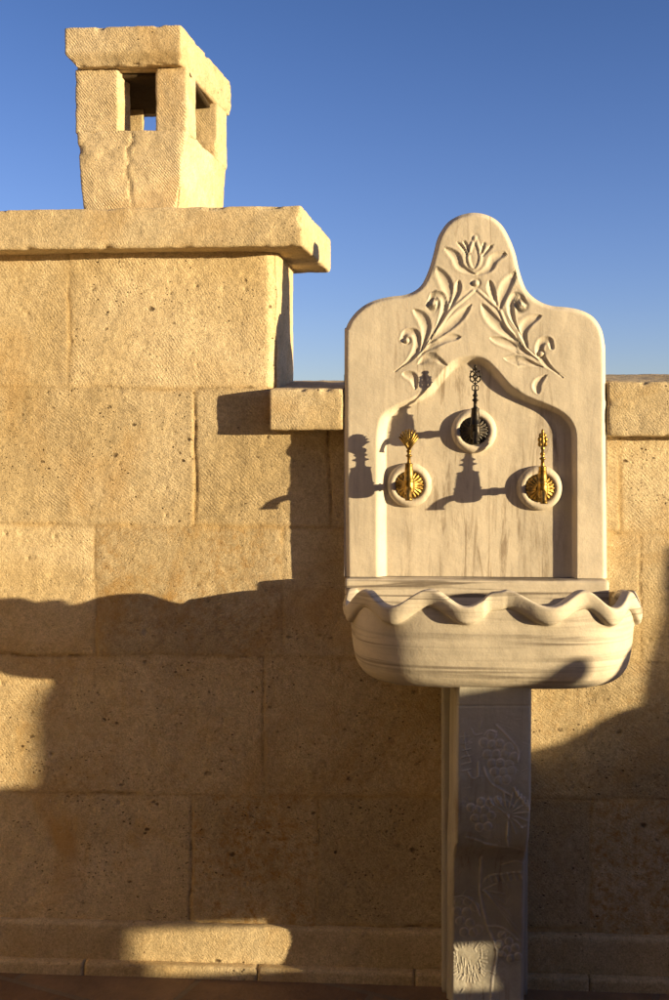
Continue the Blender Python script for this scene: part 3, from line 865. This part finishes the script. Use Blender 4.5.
    V = list(zip(X.ravel(), Y.ravel(), Z.ravel())); car = list(np.clip(c, 0, 1).ravel()); Fc = []
    for j in range(nz-1):
        for i in range(nx-1):
            a = j*nx+i; Fc.append((a, a+1, a+nx+1, a+nx))
    # sides: step back in thin mouldings towards the wall, widening to a back strip
    for sgn in (0, 1):
        prev = [j*nx+(nx-1 if sgn else 0) for j in range(nz)]
        for (dx, fr_) in ((.0005, .93), (.004, .90), (.004, .78), (.0015, .74), (.0015, .52), (.008, .49), (.008, .22), (.003, .19), (.003, .0)):
            cur = []
            for j in range(nz):
                x, y, z = V[j*nx+(nx-1 if sgn else 0)]
                xx = x+(dx if sgn else -dx)
                V.append((xx, y*fr_, z)); car.append(0); cur.append(len(V)-1)
            for j in range(nz-1):
                q = (prev[j], prev[j+1], cur[j+1], cur[j]); Fc.append(q if not sgn else q[::-1])
            prev = cur
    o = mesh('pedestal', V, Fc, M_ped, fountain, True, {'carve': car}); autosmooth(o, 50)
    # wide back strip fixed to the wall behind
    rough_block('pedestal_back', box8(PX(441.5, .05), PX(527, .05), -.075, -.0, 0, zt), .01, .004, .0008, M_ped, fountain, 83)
pedestal()

# ---------------------------------------------------------------- taps
def lathe_bm(bm, prof, n=32, axis='Y', org=(0, 0, 0), flute=None):
    """revolve (r, t) about an axis through org; axis Y: t runs towards the viewer (-y)"""
    rings = []
    for r, t in prof:
        ring = []
        for i in range(n):
            a = 2*PI*i/n; rr = r*(1+(flute(a, r, t) if flute else 0))
            if axis == 'Y': p = (org[0]+rr*math.cos(a), org[1]-t, org[2]+rr*math.sin(a))
            else: p = (org[0]+rr*math.cos(a), org[1]+rr*math.sin(a), org[2]+t)
            ring.append(bm.verts.new(p))
        rings.append(ring)
    for a, b in zip(rings[:-1], rings[1:]):
        for i in range(n): bm.faces.new((a[i], a[(i+1) % n], b[(i+1) % n], b[i]))
    for ring in (rings[0], rings[-1]):
        try: bm.faces.new(ring)
        except Exception: pass
def tube_bm(bm, pts, rad, n=12, closed=False):
    pts = [Vector(p) for p in pts]; N = len(pts)
    if not hasattr(rad, '__len__'): rad = [rad]*N
    rings = []; up = Vector((.13, .2, 1)).normalized()
    for i, p in enumerate(pts):
        if closed: t = pts[(i+1) % N]-pts[i-1]
        else: t = pts[min(i+1, N-1)]-pts[max(i-1, 0)]
        t.normalize(); s = t.cross(up)
        if s.length < .1: s = t.cross(Vector((1, 0, 0)))
        s.normalize(); w = s.cross(t)
        rings.append([bm.verts.new(p+(s*math.cos(2*PI*k/n)+w*math.sin(2*PI*k/n))*rad[i]) for k in range(n)])
    rg = range(N) if closed else range(N-1)
    for i in rg:
        a, b = rings[i], rings[(i+1) % N]
        for k in range(n): bm.faces.new((a[k], a[(k+1) % n], b[(k+1) % n], b[k]))
    if not closed: bm.faces.new(rings[0]); bm.faces.new(rings[-1])
def ball_bm(bm, c, r, sc=(1, 1, 1), seg=12):
    res = bmesh.ops.create_uvsphere(bm, u_segments=seg, v_segments=seg//2+2, radius=r)
    for v in res['verts']: v.co = Vector((v.co.x*sc[0], v.co.y*sc[1], v.co.z*sc[2]))+Vector(c)
def dome_ring(px, py):
    """marble boss behind a tap"""
    s = P(px, py, D_P-REC); bm = bmesh.new()
    lathe_bm(bm, [(.0545, -.004), (.0550, .001), (.0545, .005), (.0520, .0100), (.047, .0140), (.042, .0150), (.038, .0138), (.0355, .0115), (.034, .0095), (.0, .009)], 56, 'Y', s)
    return bmobj('rosette', bm, M_panel, fountain), s
def tap(px, py, mat, style, label):
    ring, s = dome_ring(px, py)
    sx, sy, sz = s.x, s.y, s.z
    # flange: fluted sunburst dish -- this mesh is the tap's body
    bm = bmesh.new()
    fl = (lambda a, r, t: .0) 
    n = 96; prof = [(.0340, .006), (.0345, .012), (.032, .0150), (.026, .0175), (.018, .0205), (.0115, .024), (.0105, .028)]
    rings = []
    for r, t in prof:
        ring_ = []
        for i in range(n):
            a = 2*PI*i/n; q = .5+.5*math.cos(a*22)
            am = .0042*min(1, max(0, (r-.011)/.012)) 
            rr = r*(1+.02*q*(r > .03))
            ring_.append(bm.verts.new((sx+rr*math.cos(a), sy-t+am*(1-q), sz+rr*math.sin(a))))
        rings.append(ring_)
    for a, b in zip(rings[:-1], rings[1:]):
        for i in range(n): bm.faces.new((a[i], a[(i+1) % n], b[(i+1) % n], b[i]))
    # neck out from the wall and the vertical barrel
    yb = .066
    lathe_bm(bm, [(.0105, .024), (.0085, .030), (.0078, .036), (.0098, .040), (.0098, .043), (.0078, .046), (.0085, .054), (.011, .062), (.0112, yb)], 24, 'Y', s)
    zb = -.004
    ctr = (sx, sy-yb, sz+zb)
    lathe_bm(bm, [(.002, -.0185), (.006, -.018), (.0100, -.015), (.0122, -.009), (.0127, 0), (.0124, .008), (.0115, .014), (.0124, .0155), (.0124, .018), (.0110, .020), (.0102, .040), (.0090, .052), (.0096, .0535), (.0096, .0565), (.0062, .058)], 28, 'Z', ctr)
    t = bmobj('tap', bm, mat, fountain); t['label'] = label
    # spout
    bm = bmesh.new(); pts = []
    for k in range(15):
        q = k/14; a = q*1.45
        pts.append((sx, sy-yb-.010-.020*math.sin(a), sz+zb-.004-.030*(1-math.cos(a))))
    tube_bm(bm, pts, [.0074-.0012*math.sin(PI*k/14)+.0012*(k > 12) for k in range(15)], 16)
    sp = bmobj('spout', bm, mat, t)
    # handle: stem with finial
    z0 = ctr[2]+.054; bm = bmesh.new(); y0 = ctr[1]
    lathe_bm(bm, [(.006, 0), (.0055, .004), (.0042, .008), (.0042, .018), (.0075, .0205), (.0078, .0225), (.0045, .025), (.0040, .029), (.0062, .032), (.0062, .034), (.0038, .037), (.003, .046)], 18, 'Z', (sx, y0, z0))
    zf = z0+.040
    if style == 'shell':
        for i in range(9):
            a = (i-4)*.27; L = .043+.006*math.cos(a*1.6)
            pts = []; rr = []
            for k in range(8):
                q = k/7
                pts.append((sx+math.sin(a*(.35+.65*q))*L*q*.62, y0-.005*math.sin(PI*q)-.002, zf+math.cos(a*.7)*L*q-.004))
                rr.append(.0018+.0024*math.sin(PI*min(q*1.1, 1))+.0006)
            tube_bm(bm, pts, rr, 8)
        ball_bm(bm, (sx, y0, zf+.004), .0075, (1, .7, 1.1))
    elif style == 'pierced':
        cz = zf+.012
        def loop(cx, cz_, rx, rz, r, yo=0):
            tube_bm(bm, [(cx+rx*math.cos(2*PI*k/14), y0+yo, cz_+rz*math.sin(2*PI*k/14)) for k in range(14)], r, 7, True)
        loop(sx-.0042, cz-.001, .0034, .0062, .0014); loop(sx+.0042, cz-.001, .0034, .0062, .0014)
        ball_bm(bm, (sx, y0, cz+.008), .0032)
        for dx, dz in ((-.0072, .020), (.0072, .020), (-.0068, .0315), (.0068, .0315), (0, .0395), (0, .026)):
            loop(sx+dx, cz+dz, .0052, .0060, .0015)
        ball_bm(bm, (sx, y0, cz+.0495), .0034, (1, 1, 1.5))
        for dx, dz in ((-.0125, .0255), (.0125, .0255), (-.010, .0385), (.010, .0385), (0, .0325), (0, .0195)):
            ball_bm(bm, (sx+dx, y0, cz+dz), .0024)
        loop(sx, cz+.026, .0125, .0165, .0013)
        tube_bm(bm, [(sx, y0, cz+.006), (sx, y0, cz+.05)], .0013, 7)
    else:
        for dx, dz, r, sz_ in ((0, .006, .005, 1.1), (-.006, .016, .0052, 1.3), (.006, .016, .0052, 1.3), (-.0068, .027, .0050, 1.3), (.0068, .027, .0050, 1.3), (-.0048, .037, .0044, 1.3), (.0048, .037, .0044, 1.3), (0, .022, .0058, 2.2), (0, .036, .0050, 2.2), (0, .046, .0034, 1.8)):
            ball_bm(bm, (sx+dx, y0, zf+dz), r, (1, .55, sz_))
    bmobj('handle', bm, mat, t)
tap(409.5, 485, M_brass, 'shell', 'brass tap with fan shaped finial, left of the three')
tap(474, 431, M_black, 'pierced', 'black metal tap with pierced finial, highest of the three')
tap(539.5, 488, M_brass, 'leaf', 'brass tap with oak leaf finial, right of the three')

# ================================================================== unseen parapet and jars added to the right, shaped to throw the low shadows
TA = 2.65; BDROP = .08                               # sideways shift per metre of depth, drop / shift
def parapet():
    X0 = 2.05; TH = .10
    t = thing('parapet', 'unseen low limestone parapet added at the right for its shadow, pierced by one slot', 'wall', (X0+.05, -.8, 0))
    def y_for(px): return (X0-PX(px))/TA            # metres in front of the wall
    def z_for(py, px): return PZ(py, 0, px)+BDROP*(X0-PX(px))
    ztop = z_for(785, 20)
    ya, yb = y_for(296), y_for(78)                 # slot
    z0, z1 = z_for(964, 200), z_for(922, 200)
    w = dict(res=.03, r=.006, amp=.003, mat=M_stone, parent=t)
    def blk(y0, y1, za, zb, seed):
        rough_block('block', box8(X0, X0+TH, -y1, -y0, za, zb), .03, .006, .003, M_stone, t, seed, 16)
    blk(.05, ya, 0, ztop, 201); blk(yb, 3.2, 0, ztop, 202); blk(ya+.001, yb-.001, 0, z0, 203); blk(ya+.001, yb-.001, z1, ztop, 204)
    return X0, TH, ztop, y_for, z_for
X0, TH, ztop, y_for, z_for = parapet()
def terracotta():
    m, nt, b = newmat('terracotta'); g = G(nt); tc = g.n('ShaderNodeTexCoord').outputs['Object']
    g.l(g.ramp(g.noise(tc, 14, 5, .6), [(.3, (.33, .14, .07)), (.7, (.45, .22, .12))]), b.inputs['Base Color']); b.inputs['Roughness'].default_value = .85
    return m
M_tc = terracotta()
def jar(px, pytop, halfw_px, label, squat=1.0):
    y = y_for(px); z = z_for(pytop, px); R = halfw_px/400/TA*1.0
    R = max(R, .03)
    H = z-ztop
    bm = bmesh.new()
    prof = [(.45, 0), (.62, .04), (.80, .2), (.98, .42), (1.0, .6), (.90, .78), (.66, .90), (.52, .94), (.60, .975), (.60, 1.0), (.5, 1.0), (.44, .95), (0.05, .9)]
    lathe_bm(bm, [(r*R, h*H) for r, h in prof], 40, 'Z', (0, 0, 0))
    me = bpy.data.meshes.new('jar'); bmesh.ops.recalc_face_normals(bm, faces=bm.faces); bm.to_mesh(me); bm.free()
    o = link('shadow_caster_jar', me, M_tc); o.location = (X0+TH/2, -y, ztop-.001)
    tag(o, label, 'jar', 'unseen jars added on the parapet for their shadows')
def pot(px, halfw_px, prof, label):
    '''prof: list of (half width fraction, photo-row height as projected on the wall)'''
    y = y_for(px)+TH/2/TA; R = halfw_px/400/TA
    bm = bmesh.new()
    lathe_bm(bm, [(r*R, z_for(py, px)-ztop if py < 900 else 0) for r, py in prof], 44, 'Z', (0, 0, 0))
    me = bpy.data.meshes.new('pot'); bmesh.ops.recalc_face_normals(bm, faces=bm.faces); bm.to_mesh(me); bm.free()
    o = link('shadow_caster_jar', me, M_tc); o.location = (X0+TH/2, -y, ztop-.001)
    tag(o, label, 'jar', 'unseen jars added on the parapet for their shadows')
pot(114, 88, [(.97, 999), (.97, 790), (.93, 740), (.92, 706), (.86, 690), (.74, 680), (.42, 677), (.26, 675), (.27, 668), (.23, 660), (.12, 654), (0.01, 653)], 'unseen straight lidded terracotta jar with a knob, added for its shadow, farthest along the parapet from the wall')
pot(286, 98, [(.6, 999), (.9, 760), (1.0, 720), (.98, 695), (.88, 668), (.66, 651), (.4, 645), (0.01, 643)], 'unseen round terracotta jar added for its shadow, in the middle of the parapet')
pot(640, 150, [(.8, 999), (.86, 775), (.80, 752), (.70, 743), (.53, 738), (.33, 722), (.14, 708), (0.01, 703)], 'unseen squat domed terracotta jar added for its shadow, second from the wall on the parapet')
pot(775, 128, [(1.0, 999), (.98, 740), (.965, 690), (.94, 660), (.84, 615), (.78, 540), (.4, 500), (0.01, 495)], 'tallest unseen terracotta jar added for its shadow on the parapet, nearest the wall')

# unseen wall added on the left to throw warm sunlight back into the shade
sw = thing('bounce_wall', 'unseen plain limestone wall added at the left to bounce the low sun', 'wall', (-2.6, -1.6, 0))
for k in range(6):
    for q in range(5):
        off = (q % 2)*.3
        y1 = -.02-k*.62+off-.3*(k == 0)*0; y0 = y1-.615
        rough_block('wall_block', box8(-2.8, -2.6, y0, min(y1, -.06), q*.42+.002, q*.42+.415), .04, .008, .004, M_stone, sw, 300+k*7+q, 12)

# unseen house added behind the camera to close off the sky on that side
def house():
    h = thing('house', 'unseen two storey limestone house added across the terrace to block the sky', 'house', (0, -5.2, 0))
    m, nt, b = newmat('dark_glass'); b.inputs['Base Color'].default_value = (.03, .035, .04, 1); b.inputs['Roughness'].default_value = .08
    m2, nt2, b2 = newmat('dark_wood'); g2 = G(nt2); tc2 = g2.n('ShaderNodeTexCoord').outputs['Object']
    g2.l(g2.ramp(g2.noise(g2.mapping(tc2, (30, 30, 2)), 1.0, 5), [(.3, (.10, .05, .02)), (.7, (.18, .10, .05))]), b2.inputs['Base Color']); b2.inputs['Roughness'].default_value = .6
    y0, y1 = -5.6, -5.2
    xs = [-7.0, -4.6, -3.4, -1.0, .2, 2.4, 3.6, 6.0]; z = [0, .95, 2.25, 3.5, 4.8, 5.8]
    op = {(1, 1), (3, 1), (5, 1), (1, 3), (3, 3), (5, 3), (3, 0)}
    n = 0
    for i in range(7):
        for j in range(5):
            if (i, j) in op: continue
            rough_block('wall', box8(xs[i], xs[i+1]+.001*(i % 2), y0, y1, z[j], z[j+1]+.001), .12, .004, .003, M_stone, h, 500+n, 6); n += 1
    for i, j in sorted(op):
        if i == 3 and j < 2:
            if j == 0:
                rough_block('door', box8(xs[3]+.05, xs[4]-.05, y0+.1, y0+.16, 0, 2.24), .2, .01, 0, m2, h, 1)
            continue
        f = rough_block('window', box8(xs[i]+.02, xs[i+1]-.02, y0+.1, y0+.15, z[j]+.02, z[j+1]-.02), .2, .01, 0, m2, h, 1)
        for a, b_ in ((xs[i]+.09, (xs[i]+xs[i+1])/2-.04), ((xs[i]+xs[i+1])/2+.04, xs[i+1]-.09)):
            bm = bmesh.new(); r = bmesh.ops.create_cube(bm, size=1)
            for v in bm.verts: v.co = Vector(((a+b_)/2+v.co.x*(b_-a), y0+.153+v.co.y*.01, (z[j]+z[j+1])/2+v.co.z*(z[j+1]-z[j]-.16)))
            p = bmobj('pane', bm, m, None, False); p.parent = f
    rough_block('cornice', box8(-7.1, 6.1, y0-.1, y1+.12, 5.803, 5.98), .2, .01, .004, M_stone, h, 3)
house()

# ================================================================== light, sky, camera
S = Vector((TA, -1, 0)).normalized()
az = math.atan2(S.x, -S.y)
el = math.atan(BDROP*math.sin(az))
sv = Vector((S.x*math.cos(el), S.y*math.cos(el), math.sin(el)))
sun = bpy.data.lights.new('sun', 'SUN'); sun.energy = 5.0; sun.angle = math.radians(.55); sun.color = (1.0, .79, .47)
so = bpy.data.objects.new('sun', sun); C.objects.link(so); so.rotation_euler = sv.to_track_quat('Z', 'Y').to_euler(); so.location = (6, -4, 4)
w = bpy.data.worlds.new('World'); bpy.context.scene.world = w; w.use_nodes = True
nt = w.node_tree; bg = nt.nodes['Background']
sky = nt.nodes.new('ShaderNodeTexSky'); sky.sky_type = 'NISHITA'; sky.sun_disc = False
sky.sun_elevation = el; sky.sun_rotation = math.atan2(sv.x, sv.y)
sky.air_density = 1.0; sky.dust_density = .3; sky.ozone_density = 1.5
gw = G(nt)
tint = gw.mix(1.0, sky.outputs[0], (.58, .80, 1.52), 'MULTIPLY')
tcw = nt.nodes.new('ShaderNodeTexCoord'); sxw = nt.nodes.new('ShaderNodeSeparateXYZ'); nt.links.new(tcw.outputs['Generated'], sxw.inputs[0])
low = gw.ramp(sxw.outputs[2], [(0.0, 1.0), (.16, .62), (.42, .12), (.7, 0.0)])
tint = gw.mix(low, tint, gw.mix(1.0, sky.outputs[0], (1.30, 1.42, 2.6), 'MULTIPLY'))
hs = nt.nodes.new('ShaderNodeHueSaturation'); hs.inputs['Saturation'].default_value = 1.0; nt.links.new(tint, hs.inputs['Color'])
nt.links.new(hs.outputs[0], bg.inputs[0]); bg.inputs[1].default_value = .078

cam = bpy.data.cameras.new('camera'); co = bpy.data.objects.new('camera', cam); C.objects.link(co)
cam.sensor_fit = 'VERTICAL'; cam.sensor_height = 36; cam.sensor_width = 24; cam.lens = 36
cam.shift_x = (334.5-PX0)/1000; cam.shift_y = -(500-PY0)/1000*-1*-1
cam.clip_end = 3000; cam.clip_start = .01
co.location = (0, -ZC, EYE); co.rotation_euler = (PI/2, 0, PSI)
sc = bpy.context.scene; sc.camera = co
vs = sc.view_settings; vs.view_transform = 'Standard'; vs.look = 'None'; vs.gamma = 1; vs.use_curve_mapping = False; vs.exposure = 1.12
